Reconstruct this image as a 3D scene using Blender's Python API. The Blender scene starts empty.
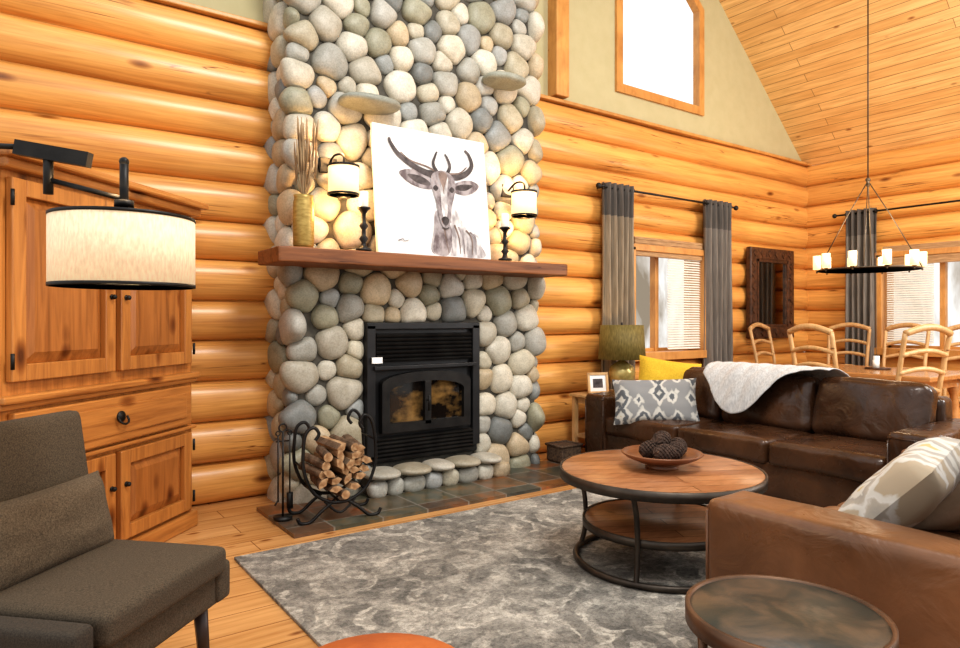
import bpy, bmesh, math, random
import numpy as np
from mathutils import Vector, Matrix, noise
random.seed(7); np.random.seed(7)
SC=bpy.context.scene
COL=SC.collection
pi=math.pi
try:
    SC.view_settings.view_transform='Standard'
    SC.view_settings.look='Medium High Contrast'
except Exception: pass

# ------------------------------------------------------------------ materials
def _base(name):
    m=bpy.data.materials.new(name); m.use_nodes=True
    nt=m.node_tree; b=nt.nodes['Principled BSDF']
    return m,nt,b
def _coord(nt,sc,rot=(0,0,0)):
    tc=nt.nodes.new('ShaderNodeTexCoord'); mp=nt.nodes.new('ShaderNodeMapping')
    mp.inputs['Scale'].default_value=sc; mp.inputs['Rotation'].default_value=rot
    nt.links.new(tc.outputs['Object'],mp.inputs['Vector']); return mp.outputs['Vector']
def _ramp(nt,fac,stops):
    r=nt.nodes.new('ShaderNodeValToRGB'); e=r.color_ramp.elements
    e[0].position=stops[0][0]; e[0].color=(*stops[0][1],1)
    e[1].position=stops[-1][0]; e[1].color=(*stops[-1][1],1)
    for p,c in stops[1:-1]:
        k=e.new(p); k.color=(*c,1)
    nt.links.new(fac,r.inputs['Fac']); return r.outputs['Color']
def _noise(nt,vec,scale=1,detail=5,dist=0,rough=.55):
    n=nt.nodes.new('ShaderNodeTexNoise'); n.inputs['Scale'].default_value=scale
    n.inputs['Detail'].default_value=detail; n.inputs['Distortion'].default_value=dist
    n.inputs['Roughness'].default_value=rough
    nt.links.new(vec,n.inputs['Vector']); return n.outputs['Fac']
def _mix(nt,a,b,fac=1.0,mode='MULTIPLY'):
    x=nt.nodes.new('ShaderNodeMix'); x.data_type='RGBA'; x.blend_type=mode
    if hasattr(fac,'links'): nt.links.new(fac,x.inputs[0])
    else: x.inputs[0].default_value=fac
    for v,i in ((a,6),(b,7)):
        if hasattr(v,'links'): nt.links.new(v,x.inputs[i])
        else: x.inputs[i].default_value=(*v,1)
    return x.outputs[2]
def _bump(nt,b,h,s,d=.01):
    k=nt.nodes.new('ShaderNodeBump'); k.inputs['Strength'].default_value=s; k.inputs['Distance'].default_value=d
    nt.links.new(h,k.inputs['Height']); nt.links.new(k.outputs['Normal'],b.inputs['Normal'])
def M(name,c1,c2=None,sc=(6,6,6),lo=.35,hi=.65,rough=.55,metal=0,bump=0,bsc=60,emit=None,es=0,detail=5,dist=0,bd=.006):
    m,nt,b=_base(name)
    if c2 is None: c2=tuple(min(1,x*1.25+.004) for x in c1); 
    col=_ramp(nt,_noise(nt,_coord(nt,sc),1,detail,dist),[(lo,c1),(hi,c2)])
    nt.links.new(col,b.inputs['Base Color'])
    b.inputs['Roughness'].default_value=rough; b.inputs['Metallic'].default_value=metal
    if bump: _bump(nt,b,_noise(nt,_coord(nt,(bsc,bsc,bsc)),1,3),bump,bd)
    if emit:
        b.inputs['Emission Color'].default_value=(*emit,1); b.inputs['Emission Strength'].default_value=es
    return m
def WOOD(name,light,dark,sc=(1.2,16,16),knots=(1.3,5,5),rough=.4,kn=.09,big=(.35,1.5,3.5),crack=None):
    m,nt,b=_base(name)
    g=_ramp(nt,_noise(nt,_coord(nt,sc),1,8,.8,.6),[(.28,dark),(.45,tuple((x*.6+y*.4) for x,y in zip(light,dark))),(.6,light)])
    v=nt.nodes.new('ShaderNodeTexVoronoi'); v.inputs['Scale'].default_value=1
    nt.links.new(_coord(nt,knots),v.inputs['Vector'])
    kd=_ramp(nt,v.outputs['Distance'],[(kn*.4,(.16,.08,.045)),(kn,(.50,.38,.29)),(kn*1.7,(1,1,1))])
    c=_mix(nt,g,kd,.95)
    fs=tuple(s*(4 if s>4 else 1.6) for s in sc)
    fg=_ramp(nt,_noise(nt,_coord(nt,fs),1,4,.3),[(.35,(.91,.87,.83)),(.55,(1.02,1.02,1.01))])
    c=_mix(nt,c,fg,1)
    bg=_ramp(nt,_noise(nt,_coord(nt,big),1,2),[(.3,(.82,.76,.69)),(.7,(1.09,1.08,1.04))])
    c=_mix(nt,c,bg,1)
    if crack:
        k=_ramp(nt,_noise(nt,_coord(nt,crack),1,3,.5),[(.490,(1,1,1)),(.498,(.26,.14,.08)),(.502,(.26,.14,.08)),(.510,(1,1,1))])
        msk=_ramp(nt,_noise(nt,_coord(nt,(.8,.8,2.5)),1,1),[(.52,(0,0,0)),(.60,(1,1,1))])
        c=_mix(nt,c,k,msk)
    nt.links.new(c,b.inputs['Base Color']); b.inputs['Roughness'].default_value=rough
    return m
def PLANK(name,light,dark,w,h,rot=0,rough=.4,mortar=(.12,.05,.015),ms=.006,grain=(2,30,10),knots=True):
    m,nt,b=_base(name)
    br=nt.nodes.new('ShaderNodeTexBrick'); br.inputs['Scale'].default_value=1
    br.inputs['Brick Width'].default_value=w; br.inputs['Row Height'].default_value=h
    br.inputs['Mortar Size'].default_value=ms; br.inputs['Color1'].default_value=(*light,1)
    br.inputs['Color2'].default_value=(*dark,1); br.inputs['Mortar'].default_value=(*mortar,1)
    br.offset=.37; br.inputs['Mortar Smooth'].default_value=.1
    nt.links.new(_coord(nt,(1,1,1),(0,0,rot)),br.inputs['Vector'])
    g=_ramp(nt,_noise(nt,_coord(nt,grain),1,5,.5),[(.3,(.80,.72,.64)),(.65,(1.08,1.08,1.08))])
    c=_mix(nt,br.outputs['Color'],g,1)
    v=nt.nodes.new('ShaderNodeTexVoronoi'); v.inputs['Scale'].default_value=1
    nt.links.new(_coord(nt,(2.6,6,1) if rot==0 else (6,2.6,1)),v.inputs['Vector'])
    kd=_ramp(nt,v.outputs['Distance'],[(.05,(.32,.15,.07)),(.13,(1,1,1))])
    c=_mix(nt,c,kd,.85)
    nt.links.new(c,b.inputs['Base Color']); b.inputs['Roughness'].default_value=rough
    return m
def LEATHER(name,c1,c2,rough=.3):
    m,nt,b=_base(name)
    col=_ramp(nt,_noise(nt,_coord(nt,(2.2,2.2,2.2)),1,6,.4),[(.33,c1),(.68,c2)])
    nt.links.new(col,b.inputs['Base Color'])
    r=_ramp(nt,_noise(nt,_coord(nt,(5,5,5)),1,4),[(.35,(rough*.85,)*3),(.7,(rough*1.35,)*3)])
    nt.links.new(r,b.inputs['Roughness'])
    n=nt.nodes.new('ShaderNodeTexNoise'); n.inputs['Scale'].default_value=1; n.inputs['Detail'].default_value=5; n.inputs['Distortion'].default_value=1.0
    nt.links.new(_coord(nt,(6,6,6)),n.inputs['Vector'])
    _bump(nt,b,n.outputs['Fac'],.42,.026)
    return m

LOG=WOOD('honey_log',(.80,.43,.135),(.56,.25,.065),sc=(1.0,24,24),knots=(1.5,4.2,4.2),kn=.085,rough=.32,crack=(.35,5,14))
LOGE=WOOD('honey_log_end',(.80,.43,.135),(.56,.25,.065),sc=(24,1.0,24),knots=(4.2,1.5,4.2),kn=.085,big=(1.5,.35,3.5),rough=.32,crack=(5,.35,14))
PINE=WOOD('knotty_pine',(.55,.24,.066),(.31,.115,.028),sc=(24,24,1.8),knots=(5,5,2.2),rough=.32,kn=.12,big=(2,2,.6))
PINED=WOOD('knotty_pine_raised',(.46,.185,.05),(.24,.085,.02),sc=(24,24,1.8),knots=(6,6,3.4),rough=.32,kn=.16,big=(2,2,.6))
PINEH=WOOD('knotty_pine_rail',(.55,.24,.066),(.31,.115,.028),sc=(1.8,24,24),knots=(2.2,5,5),rough=.32,kn=.12,big=(.6,2,2))
TRIM=WOOD('trim_wood',(.62,.32,.105),(.46,.21,.06),sc=(6,6,3),kn=.03)
MANT=WOOD('mantel_wood',(.28,.11,.04),(.11,.038,.014),sc=(1.3,22,22),rough=.55,crack=(.5,5,14))
CEIL=PLANK('ceiling_plank',(.86,.57,.255),(.74,.44,.17),2.6,.115,rot=pi/2,ms=.004,mortar=(.36,.19,.07),grain=(30,2,10))
FLOORM=PLANK('floor_plank',(.64,.36,.145),(.54,.28,.10),1.9,.19,rough=.25,ms=.003,mortar=(.25,.11,.04))
DRY=M('drywall_paint',(.47,.42,.245),(.50,.45,.27),rough=.9)
BLACK=M('black_iron',(.012,.011,.011),(.03,.028,.026),rough=.45,metal=.5,bump=.15)
BLACKM=M('stove_black',(.016,.016,.017),(.026,.026,.028),rough=.4,metal=.3)
IRON=M('aged_iron',(.05,.04,.033),(.10,.082,.065),rough=.45,metal=.7)
BRONZE=M('thin_bronze',(.10,.075,.05),(.17,.13,.09),rough=.4,metal=.6)
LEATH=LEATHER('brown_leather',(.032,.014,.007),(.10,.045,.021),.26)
LEATHLIT=LEATHER('lit_brown_leather',(.10,.044,.019),(.24,.112,.052),.32)  # same brown leather, lightened to paint in the light from above
LEGW=M('dark_leg',(.03,.015,.01),rough=.4)
TWEED=M('brown_tweed',(.045,.033,.021),(.10,.076,.05),sc=(220,220,220),rough=.95,bump=.4,bsc=260,bd=.004)
TWEEDP=M('brown_tweed_pillow',(.06,.043,.027),(.14,.105,.068),sc=(200,200,200),rough=.95,bump=.4,bsc=260,bd=.004)
CHARC=M('charcoal_tweed',(.03,.024,.018),(.06,.048,.036),sc=(220,220,220),rough=.95,bump=.4,bsc=260,bd=.004)
ORANGE=M('rust_leather',(.36,.085,.016),(.50,.14,.03),rough=.6,bump=.2)
LINEN=M('linen_shade',(.58,.47,.33),(.78,.66,.49),sc=(140,140,40),rough=.9,emit=(1,.70,.40),es=.36)
SHADEC=M('cream_shade',(.85,.72,.5),(.95,.85,.65),rough=.8,emit=(1,.66,.32),es=1.0)
OLIVE=M('olive_shade',(.08,.06,.012),(.19,.145,.04),sc=(120,120,20),rough=.7,emit=(.6,.40,.1),es=.06)
GLASSW=M('frosted_glass',(.9,.8,.62),(.95,.85,.7),rough=.3,emit=(1,.66,.30),es=1.0)
CREAM=M('cream_candle',(.85,.82,.74),rough=.6)
GOLDV=M('gold_vase',(.30,.2,.05),(.45,.32,.1),sc=(20,20,60),rough=.4,metal=.4)
GRASS=M('dried_grass',(.24,.15,.08),(.42,.30,.17),rough=.9)
CANV=M('white_canvas',(.76,.76,.76),(.82,.82,.82),rough=.8)
D1=M('paint_dark',(.03,.024,.025),(.13,.11,.11),sc=(14,14,14),rough=.8)
D2=M('paint_mid',(.14,.11,.115),(.40,.36,.365),sc=(18,18,10),lo=.38,hi=.6,rough=.8)
D3=M('paint_pale',(.30,.275,.28),(.74,.72,.72),sc=(16,16,7),lo=.38,hi=.6,rough=.8)
D4=M('paint_brown',(.12,.085,.07),(.30,.22,.19),sc=(18,18,10),rough=.8)
YEL=M('mustard_fabric',(.60,.37,.025),(.74,.48,.04),sc=(90,90,90),rough=.9)
THROW=M('grey_white_knit',(.46,.46,.46),(.66,.66,.655),sc=(90,90,30),rough=.95,bump=.35,bsc=120,bd=.004)
CURT=M('taupe_curtain',(.215,.17,.12),(.32,.26,.19),sc=(60,60,4),rough=.85)
CURTT=M('dark_curtain_band',(.075,.065,.058),(.125,.11,.098),sc=(60,60,4),rough=.85)
CURTD=M('grey_taupe_curtain',(.14,.12,.103),(.215,.19,.165),sc=(60,60,4),rough=.85)
WOVEN=M('woven_shade',(.30,.17,.08),(.48,.30,.155),sc=(8,8,120),rough=.8)
BLIND=M('white_blind_glow',(.66,.61,.53),(.74,.69,.61),rough=.6,emit=(1,.9,.78),es=.12)  # faint glow built into the slats, though they are no lamp
DARKW=M('carved_dark_wood',(.035,.014,.007),(.11,.045,.02),sc=(20,20,20),rough=.4,bump=.7,bsc=50)
OAK=WOOD('light_oak',(.72,.48,.25),(.54,.33,.14),sc=(12,12,3),kn=.03)
TTOP=PLANK('table_top_planks',(.48,.24,.115),(.30,.13,.058),3,.10,rot=.5,rough=.32,ms=.003,grain=(10,30,10))
TABW=WOOD('dining_wood',(.60,.32,.13),(.44,.20,.07),sc=(14,1.4,14),kn=.03,rough=.2)
BOWL=M('wood_bowl',(.15,.055,.025),(.26,.11,.05),sc=(4,4,20),rough=.35)
CONE=M('pinecone_brown',(.03,.017,.012),(.10,.06,.042),sc=(40,40,40),rough=.9)
BARK=M('bark',(.09,.055,.032),(.22,.145,.09),sc=(20,20,20),rough=.95,bump=.8)
SPLIT=M('split_wood',(.28,.14,.06),(.58,.38,.21),sc=(25,8,25),rough=.9)
WICK=M('dark_wicker',(.05,.03,.02),(.16,.1,.06),sc=(60,60,60),rough=.8,bump=.8)
WHITE=M('white_paper',(.8,.8,.78),rough=.7)
GLB=M('firebox_glass',(.008,.006,.005),(.26,.15,.05),sc=(4,4,6),lo=.46,hi=.66,rough=.06)  # golden patches paint in the room's reflection and the firebrick behind
SLTOP=M('slate_disc',(.03,.034,.028),(.115,.08,.052),sc=(8,8,8),lo=.42,hi=.66,rough=.4,dist=.8,bump=.3,bsc=25)
BRZ=M('bronze_rim',(.07,.04,.025),(.17,.095,.055),rough=.45,metal=.5)
MORT=M('mortar',(.06,.055,.045),(.11,.10,.082),sc=(14,14,14),rough=.95)
LAMPB=M('gold_mercury_base',(.38,.29,.09),(.62,.5,.2),sc=(14,14,14),rough=.25,metal=.3)

def mat_stone():
    m,nt,b=_base('river_stone')
    a=nt.nodes.new('ShaderNodeAttribute'); a.attribute_name='Col'
    n=_ramp(nt,_noise(nt,_coord(nt,(11,11,11)),1,6,.3),[(.25,(.78,.76,.71)),(.7,(1.10,1.10,1.10))])
    c=_mix(nt,a.outputs['Color'],n,1)
    s=_ramp(nt,_noise(nt,_coord(nt,(90,90,90)),1,3),[(.35,(.84,.84,.84)),(.6,(1.06,1.06,1.06))])
    c=_mix(nt,c,s,1)
    nt.links.new(c,b.inputs['Base Color']); b.inputs['Roughness'].default_value=.48
    _bump(nt,b,_noise(nt,_coord(nt,(40,40,40)),1,4),.2,.005)
    return m
STONE=mat_stone()
def mat_slate():
    m,nt,b=_base('slate_tile')
    br=nt.nodes.new('ShaderNodeTexBrick'); br.inputs['Scale'].default_value=1
    br.inputs['Brick Width'].default_value=.335; br.inputs['Row Height'].default_value=.335; br.offset=0
    br.inputs['Mortar Size'].default_value=.006
    br.inputs['Color1'].default_value=(0,0,0,1); br.inputs['Color2'].default_value=(1,1,1,1); br.inputs['Mortar'].default_value=(.5,.5,.5,1)
    nt.links.new(_coord(nt,(1,1,1)),br.inputs['Vector'])
    tile=_ramp(nt,br.outputs['Color'],[(.05,(.055,.06,.05)),(.28,(.10,.10,.07)),(.45,(.19,.09,.04)),(.6,(.07,.066,.057)),(.78,(.23,.105,.042)),(.95,(.10,.105,.08))])
    nz=_ramp(nt,_noise(nt,_coord(nt,(5,5,5)),1,5,.8),[(.3,(.5,.52,.52)),(.52,(1,.97,.93)),(.68,(1.8,1.15,.72))])
    c=_mix(nt,tile,nz,1)
    c=_mix(nt,c,(.22,.20,.17),br.outputs['Fac'],'MIX')
    nt.links.new(c,b.inputs['Base Color']); b.inputs['Roughness'].default_value=.28
    return m
SLATE=mat_slate()
def mat_rug():
    m,nt,b=_base('distressed_rug')
    v=_coord(nt,(1,1,1))
    nn=nt.nodes.new('ShaderNodeTexNoise'); nn.inputs['Scale'].default_value=6; nn.inputs['Detail'].default_value=4
    nt.links.new(v,nn.inputs['Vector'])
    vm=nt.nodes.new('ShaderNodeVectorMath'); vm.operation='MULTIPLY_ADD'
    nt.links.new(nn.outputs['Color'],vm.inputs[0]); vm.inputs[1].default_value=(.17,.17,.17); nt.links.new(v,vm.inputs[2])
    def vor(scale,freq,rnd):
        vo=nt.nodes.new('ShaderNodeTexVoronoi'); vo.inputs['Scale'].default_value=scale; vo.inputs['Randomness'].default_value=rnd
        nt.links.new(vm.outputs[0],vo.inputs['Vector'])
        ml=nt.nodes.new('ShaderNodeMath'); ml.operation='MULTIPLY'; ml.inputs[1].default_value=freq; nt.links.new(vo.outputs['Distance'],ml.inputs[0])
        sn=nt.nodes.new('ShaderNodeMath'); sn.operation='SINE'; nt.links.new(ml.outputs[0],sn.inputs[0]); return sn.outputs[0]
    p1=_ramp(nt,vor(2.4,20,.55),[(-.0,(.17,.163,.15)),(.3,(.50,.47,.415))])
    p2=_ramp(nt,vor(8,15,.8),[(.1,(.58,.58,.58)),(.5,(1.15,1.15,1.15))])
    pat=_mix(nt,p1,p2,.9)
    wear=_noise(nt,v,1.9,9,.5,.72)
    wc=_ramp(nt,wear,[(.38,(.135,.128,.115)),(.47,(.225,.21,.186)),(.55,(.36,.335,.295)),(.66,(.52,.485,.43))])
    msk=_ramp(nt,_noise(nt,v,3.2,6,.2,.7),[(.40,(.35,.35,.35)),(.60,(.9,.9,.9))])
    c=_mix(nt,pat,wc,msk,'MIX')
    f=_ramp(nt,_noise(nt,v,30,8,0,.92),[(.42,(.5,.49,.48)),(.5,(.96,.96,.95)),(.58,(1.32,1.30,1.26))])
    c=_mix(nt,c,f,.9)
    nt.links.new(c,b.inputs['Base Color']); b.inputs['Roughness'].default_value=.97
    _bump(nt,b,_noise(nt,_coord(nt,(200,200,200)),1,2),.4,.005)
    return m
RUG=mat_rug()
def mat_ikat(name='ikat_fabric',dk=(.11,.115,.125),dk2=(.13,.14,.15),g=(.26,.26,.26),sc=(7,2,5)):
    m,nt,b=_base(name)
    v=_coord(nt,(1,1,1))
    nn=nt.nodes.new('ShaderNodeTexNoise'); nn.inputs['Scale'].default_value=22; nn.inputs['Detail'].default_value=4
    nt.links.new(v,nn.inputs['Vector'])
    vm=nt.nodes.new('ShaderNodeVectorMath'); vm.operation='MULTIPLY_ADD'
    nt.links.new(nn.outputs['Color'],vm.inputs[0]); vm.inputs[1].default_value=(.03,.0,.09); nt.links.new(v,vm.inputs[2])
    mp=nt.nodes.new('ShaderNodeMapping'); mp.inputs['Scale'].default_value=sc; nt.links.new(vm.outputs[0],mp.inputs['Vector'])
    vo=nt.nodes.new('ShaderNodeTexVoronoi'); vo.inputs['Scale'].default_value=1; vo.inputs['Randomness'].default_value=.5; vo.distance='MANHATTAN'
    nt.links.new(mp.outputs[0],vo.inputs['Vector'])
    c=_ramp(nt,vo.outputs['Distance'],[(.16,(.50,.40,.19)),(.20,(.56,.54,.49)),(.36,(.56,.54,.49)),(.42,dk),(.58,dk2),(.64,(.60,.58,.54)),(.78,(.54,.52,.47)),(.84,g)])
    nt.links.new(c,b.inputs['Base Color']); b.inputs['Roughness'].default_value=.9
    return m
IKAT=mat_ikat()
IKATC=mat_ikat('cream_ikat_fabric',(.33,.31,.28),(.42,.38,.32),(.40,.33,.24),(5.5,2,4.2))

# ------------------------------------------------------------------ geometry
_tmp={}
def cube_t(n):
    if n not in _tmp:
        bm=bmesh.new(); bmesh.ops.create_cube(bm,size=2)
        bmesh.ops.subdivide_edges(bm,edges=bm.edges[:],cuts=n,use_grid_fill=True)
        bm.verts.index_update()
        _tmp[n]=([v.co.copy() for v in bm.verts],[[v.index for v in f.verts] for f in bm.faces]); bm.free()
    return _tmp[n]
def R(x=0,y=0,z=0):
    return Matrix.Rotation(math.radians(z),3,'Z')@Matrix.Rotation(math.radians(y),3,'Y')@Matrix.Rotation(math.radians(x),3,'X')
class G:
    def __init__(s): s.v=[]; s.f=[]; s.m=[]; s.s=[]
    def add(s,vs,fs,mi=0,sm=False,M3=None,c=(0,0,0)):
        o=len(s.v); c=Vector(c)
        for p in vs:
            p=Vector(p)
            if M3 is not None: p=M3@p
            s.v.append(tuple(p+c))
        for f in fs: s.f.append([i+o for i in f]); s.m.append(mi); s.s.append(sm)
        return s
    def box(s,c,d,rot=None,mi=0,bev=0):
        x,y,z=[k/2 for k in d]
        if bev:
            bm=bmesh.new(); bmesh.ops.create_cube(bm,size=1)
            for v in bm.verts: v.co=Vector((v.co.x*d[0],v.co.y*d[1],v.co.z*d[2]))
            bmesh.ops.bevel(bm,geom=bm.edges[:],offset=bev,segments=2,affect='EDGES',profile=.5)
            bm.verts.index_update()
            vs=[v.co.copy() for v in bm.verts]; fs=[[v.index for v in f.verts] for f in bm.faces]; bm.free()
            return s.add(vs,fs,mi,False,rot,c)
        vs=[(a*x,b*y,e*z) for a in(-1,1) for b in(-1,1) for e in(-1,1)]
        fs=[(0,1,3,2),(4,6,7,5),(0,4,5,1),(2,3,7,6),(0,2,6,4),(1,5,7,3)]
        return s.add(vs,fs,mi,False,rot,c)
    def lathe(s,prof,c=(0,0,0),seg=32,mi=0,rot=None,sm=True,a0=0,a1=2*pi):
        full=abs(a1-a0-2*pi)<1e-6; n=seg if full else seg+1
        vs=[];fs=[]
        for r,z in prof:
            for i in range(n):
                a=a0+(a1-a0)*i/seg; vs.append((r*math.cos(a),r*math.sin(a),z))
        for j in range(len(prof)-1):
            for i in range(seg):
                k=(i+1)%n
                fs.append((j*n+i,j*n+k,(j+1)*n+k,(j+1)*n+i))
        if full:
            if prof[0][0]>1e-5: fs.append(tuple(range(n-1,-1,-1)))
            if prof[-1][0]>1e-5: fs.append(tuple((len(prof)-1)*n+i for i in range(n)))
        return s.add(vs,fs,mi,sm,rot,c)
    def cyl(s,c,r,h,seg=24,mi=0,rot=None,r2=None,bev=0,sm=True):
        r2=r if r2 is None else r2
        if bev: p=[(r-bev,-h/2),(r,-h/2+bev),(r2,h/2-bev),(r2-bev,h/2)]
        else: p=[(r,-h/2),(r2,h/2)]
        return s.lathe(p,c,seg,mi,rot,sm)
    def ring(s,c,ro,ri,h,seg=40,mi=0,rot=None):
        return s.lathe([(ri,-h/2),(ro,-h/2),(ro,h/2),(ri,h/2),(ri,-h/2)],c,seg,mi,rot,True)
    def tube(s,path,r,seg=8,mi=0,closed=False):
        P=[Vector(p) for p in path]; n=len(P)
        rr=r if isinstance(r,(list,tuple)) else [r]*n
        vs=[];fs=[]; up=None
        for i in range(n):
            if closed: t=P[(i+1)%n]-P[i-1]
            else: t=P[min(i+1,n-1)]-P[max(i-1,0)]
            t.normalize()
            if up is None:
                up=Vector((0,0,1)) if abs(t.z)<.9 else Vector((1,0,0))
            u=(up-t*up.dot(t))
            if u.length<1e-4: u=t.orthogonal()
            u.normalize(); up=u; w=t.cross(u)
            for k in range(seg):
                a=2*pi*k/seg; vs.append(P[i]+(u*math.cos(a)+w*math.sin(a))*rr[i])
        m=n if closed else n-1
        for i in range(m):
            j=(i+1)%n
            for k in range(seg):
                l=(k+1)%seg; fs.append((i*seg+k,i*seg+l,j*seg+l,j*seg+k))
        if not closed:
            fs.append(tuple(range(seg-1,-1,-1))); fs.append(tuple((n-1)*seg+k for k in range(seg)))
        return s.add(vs,fs,mi,True)
    def torus(s,c,Rr,r,n=48,seg=8,mi=0,rot=None):
        pts=[]
        for i in range(n):
            p=Vector((Rr*math.cos(2*pi*i/n),Rr*math.sin(2*pi*i/n),0))
            if rot is not None: p=rot@p
            pts.append(p+Vector(c))
        return s.tube(pts,r,seg,mi,True)
    def sph(s,c,r,mi=0,rot=None,seg=20,rings=12):
        prof=[(max(0,math.sin(pi*j/rings)),-math.cos(pi*j/rings)) for j in range(rings+1)]
        g=G(); g.lathe(prof,seg=seg)
        if not isinstance(r,(tuple,list)): r=(r,r,r)
        return s.add([(p[0]*r[0],p[1]*r[1],p[2]*r[2]) for p in g.v],g.f,mi,True,rot,c)
    def rbox(s,c,d,r=.05,puff=(0,0,0),n=12,mi=0,rot=None,wob=0,wf=4.5):
        V,F=cube_t(n); h=[k/2 for k in d]; r=min(r,min(h)*.98)
        vs=[]
        for p in V:
            q=[math.sin(k*pi/2) for k in p]; u=[q[i]*h[i] for i in range(3)]
            inn=Vector([max(-(h[i]-r),min(h[i]-r,u[i])) for i in range(3)])
            dd=Vector(u)-inn
            w=inn+(dd.normalized()*r if dd.length>1e-6 else dd)
            f=[1-q[i]**2 for i in range(3)]
            w.x+=puff[0]*q[0]*f[1]*f[2]; w.y+=puff[1]*q[1]*f[0]*f[2]; w.z+=puff[2]*q[2]*f[0]*f[1]
            if wob:
                w+=noise.noise_vector(Vector(c)+w*wf)*wob
            vs.append(w)
        return s.add(vs,F,mi,True,rot,c)
    def pillow(s,c,w,h,t,rot=None,mi=0,n=18):
        vs=[];fs=[]
        for sd in(1,-1):
            for j in range(n+1):
                for i in range(n+1):
                    u=-1+2*i/n; v=-1+2*j/n
                    th=t/2*((1-u**4)*(1-v**4))**.45 if abs(u)<1 and abs(v)<1 else 0
                    x=u*w/2*(1-.07*(1-v*v)); z=v*h/2*(1-.07*(1-u*u))
                    th+=.012*noise.noise(Vector((u*2.3+c[0],v*2.3,sd)))*(1-u**4)*(1-v**4)
                    vs.append((x,sd*th,z))
        N=(n+1)**2
        for sd in(0,1):
            for j in range(n):
                for i in range(n):
                    a=sd*N+j*(n+1)+i; q=(a,a+1,a+n+2,a+n+1)
                    fs.append(q[::-1] if sd==0 else q)
        return s.add(vs,fs,mi,True,rot,c)
    def prism(s,pts,z0,z1,mi=0):
        n=len(pts); vs=[(x,y,z0) for x,y in pts]+[(x,y,z1) for x,y in pts]
        fs=[tuple(range(n-1,-1,-1)),tuple(range(n,2*n))]+[(i,(i+1)%n,n+(i+1)%n,n+i) for i in range(n)]
        return s.add(vs,fs,mi)
    def mesh(s,name,mats):
        me=bpy.data.meshes.new(name); me.from_pydata(s.v,[],s.f)
        for m in (mats if isinstance(mats,(list,tuple)) else [mats]): me.materials.append(m)
        me.polygons.foreach_set('material_index',s.m); me.polygons.foreach_set('use_smooth',s.s)
        me.update()
        bm=bmesh.new(); bm.from_mesh(me); bmesh.ops.recalc_face_normals(bm,faces=bm.faces[:]); bm.to_mesh(me); bm.free()
        return me
def link(o,parent=None):
    COL.objects.link(o)
    if parent is not None: o.parent=parent
    return o
def part(parent,name,g,mats,label=None,loc=(0,0,0),rz=0):
    o=bpy.data.objects.new(name,g.mesh(name,mats)); link(o,parent); o.location=loc; o.rotation_euler[2]=math.radians(rz)
    if label: o['label']=label
    return o
def thing(name,label,cat,loc=(0,0,0),rz=0,group=None):
    o=bpy.data.objects.new(name,None); link(o); o.empty_display_size=.1; o.location=loc; o.rotation_euler[2]=math.radians(rz)
    o['label']=label; o['category']=cat
    if group: o['group']=group
    return o
def solo(name,label,cat,g,mats,loc=(0,0,0),rz=0,group=None,kind=None):
    o=bpy.data.objects.new(name,g.mesh(name,mats)); link(o); o.location=loc; o.rotation_euler[2]=math.radians(rz)
    o['label']=label; o['category']=cat
    if group: o['group']=group
    if kind: o['kind']=kind
    return o
def dup(o,loc,rot=None,label=None,parent=None,sc=None):
    n=o.copy(); COL.objects.link(n)
    if parent is not None: n.parent=parent
    else:
        n.location=loc
        if rot is not None: n.rotation_euler=rot
        if label: n['label']=label
        if sc: n.scale=sc
    for c in list(o.children):
        if c is not n: dup(c,None,None,None,n)
    return n
def smoothpath(pts,n=8,closed=False):
    P=[Vector(p) for p in pts]; out=[]; N=len(P)
    rng=range(N) if closed else range(N-1)
    for i in rng:
        if closed: a,b,c,d=P[i-1],P[i],P[(i+1)%N],P[(i+2)%N]
        else: a,b,c,d=P[max(i-1,0)],P[i],P[i+1],P[min(i+2,N-1)]
        for k in range(n):
            t=k/n
            out.append(.5*((2*b)+(c-a)*t+(2*a-5*b+4*c-d)*t*t+(3*b-a-3*c+d)*t**3))
    if not closed: out.append(P[-1])
    return out

# ------------------------------------------------------------------ room shell
YW=5.0; XE=9.19; ZL=3.45; PITCH=ZL/12
def logwall(axis,pos,a0,a1,openings):
    A=set([a0,a1]); k=a0
    while k<a1: A.add(round(k,3)); k+=.25
    Z=set()
    for i in range(12):
        for j in range(12): Z.add(round(i*PITCH+PITCH*(.5-.5*math.cos(pi*j/12)),4))
    Z.add(ZL)
    for o in openings: A.update(o[:2]); Z.update(o[2:])
    A=sorted(A); Z=sorted(Z); g=G(); vs=[]; fs=[]
    for z in Z:
        ph=(z%PITCH)/PITCH; lg=int(z/PITCH+1e-6)
        if z>=ZL-1e-4: ph=1
        for a in A:
            b=.125*math.sqrt(max(0,1-(2*ph-1)**2))**.85
            zz=z
            if 0<ph<1:
                b+=.022*noise.noise(Vector((a*.7,lg*7.3,axis*9)))+.006*noise.noise(Vector((a*3,lg*3.3,z*8)))
            inop=any(abs(z-o[2])<.001 or abs(z-o[3])<.001 for o in openings)
            if z>0.01 and z<ZL-.01 and not inop: zz=z+.022*noise.noise(Vector((a*.55,round(z/PITCH)*5.1,axis*4+2)))
            p=(a,pos-b+.02,zz) if axis==0 else (pos-b+.02,a,zz)
            vs.append(p)
    n=len(A)
    for j in range(len(Z)-1):
        for i in range(n-1):
            ca=(A[i]+A[i+1])/2; cz=(Z[j]+Z[j+1])/2
            if any(o[0]<ca<o[1] and o[2]<cz<o[3] for o in openings): continue
            fs.append((j*n+i,j*n+i+1,(j+1)*n+i+1,(j+1)*n+i))
    g.add(vs,fs,0,True); return g
W1=(5.46,6.66,.92,2.06); W2=(1.7,3.93,.92,2.1)
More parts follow.
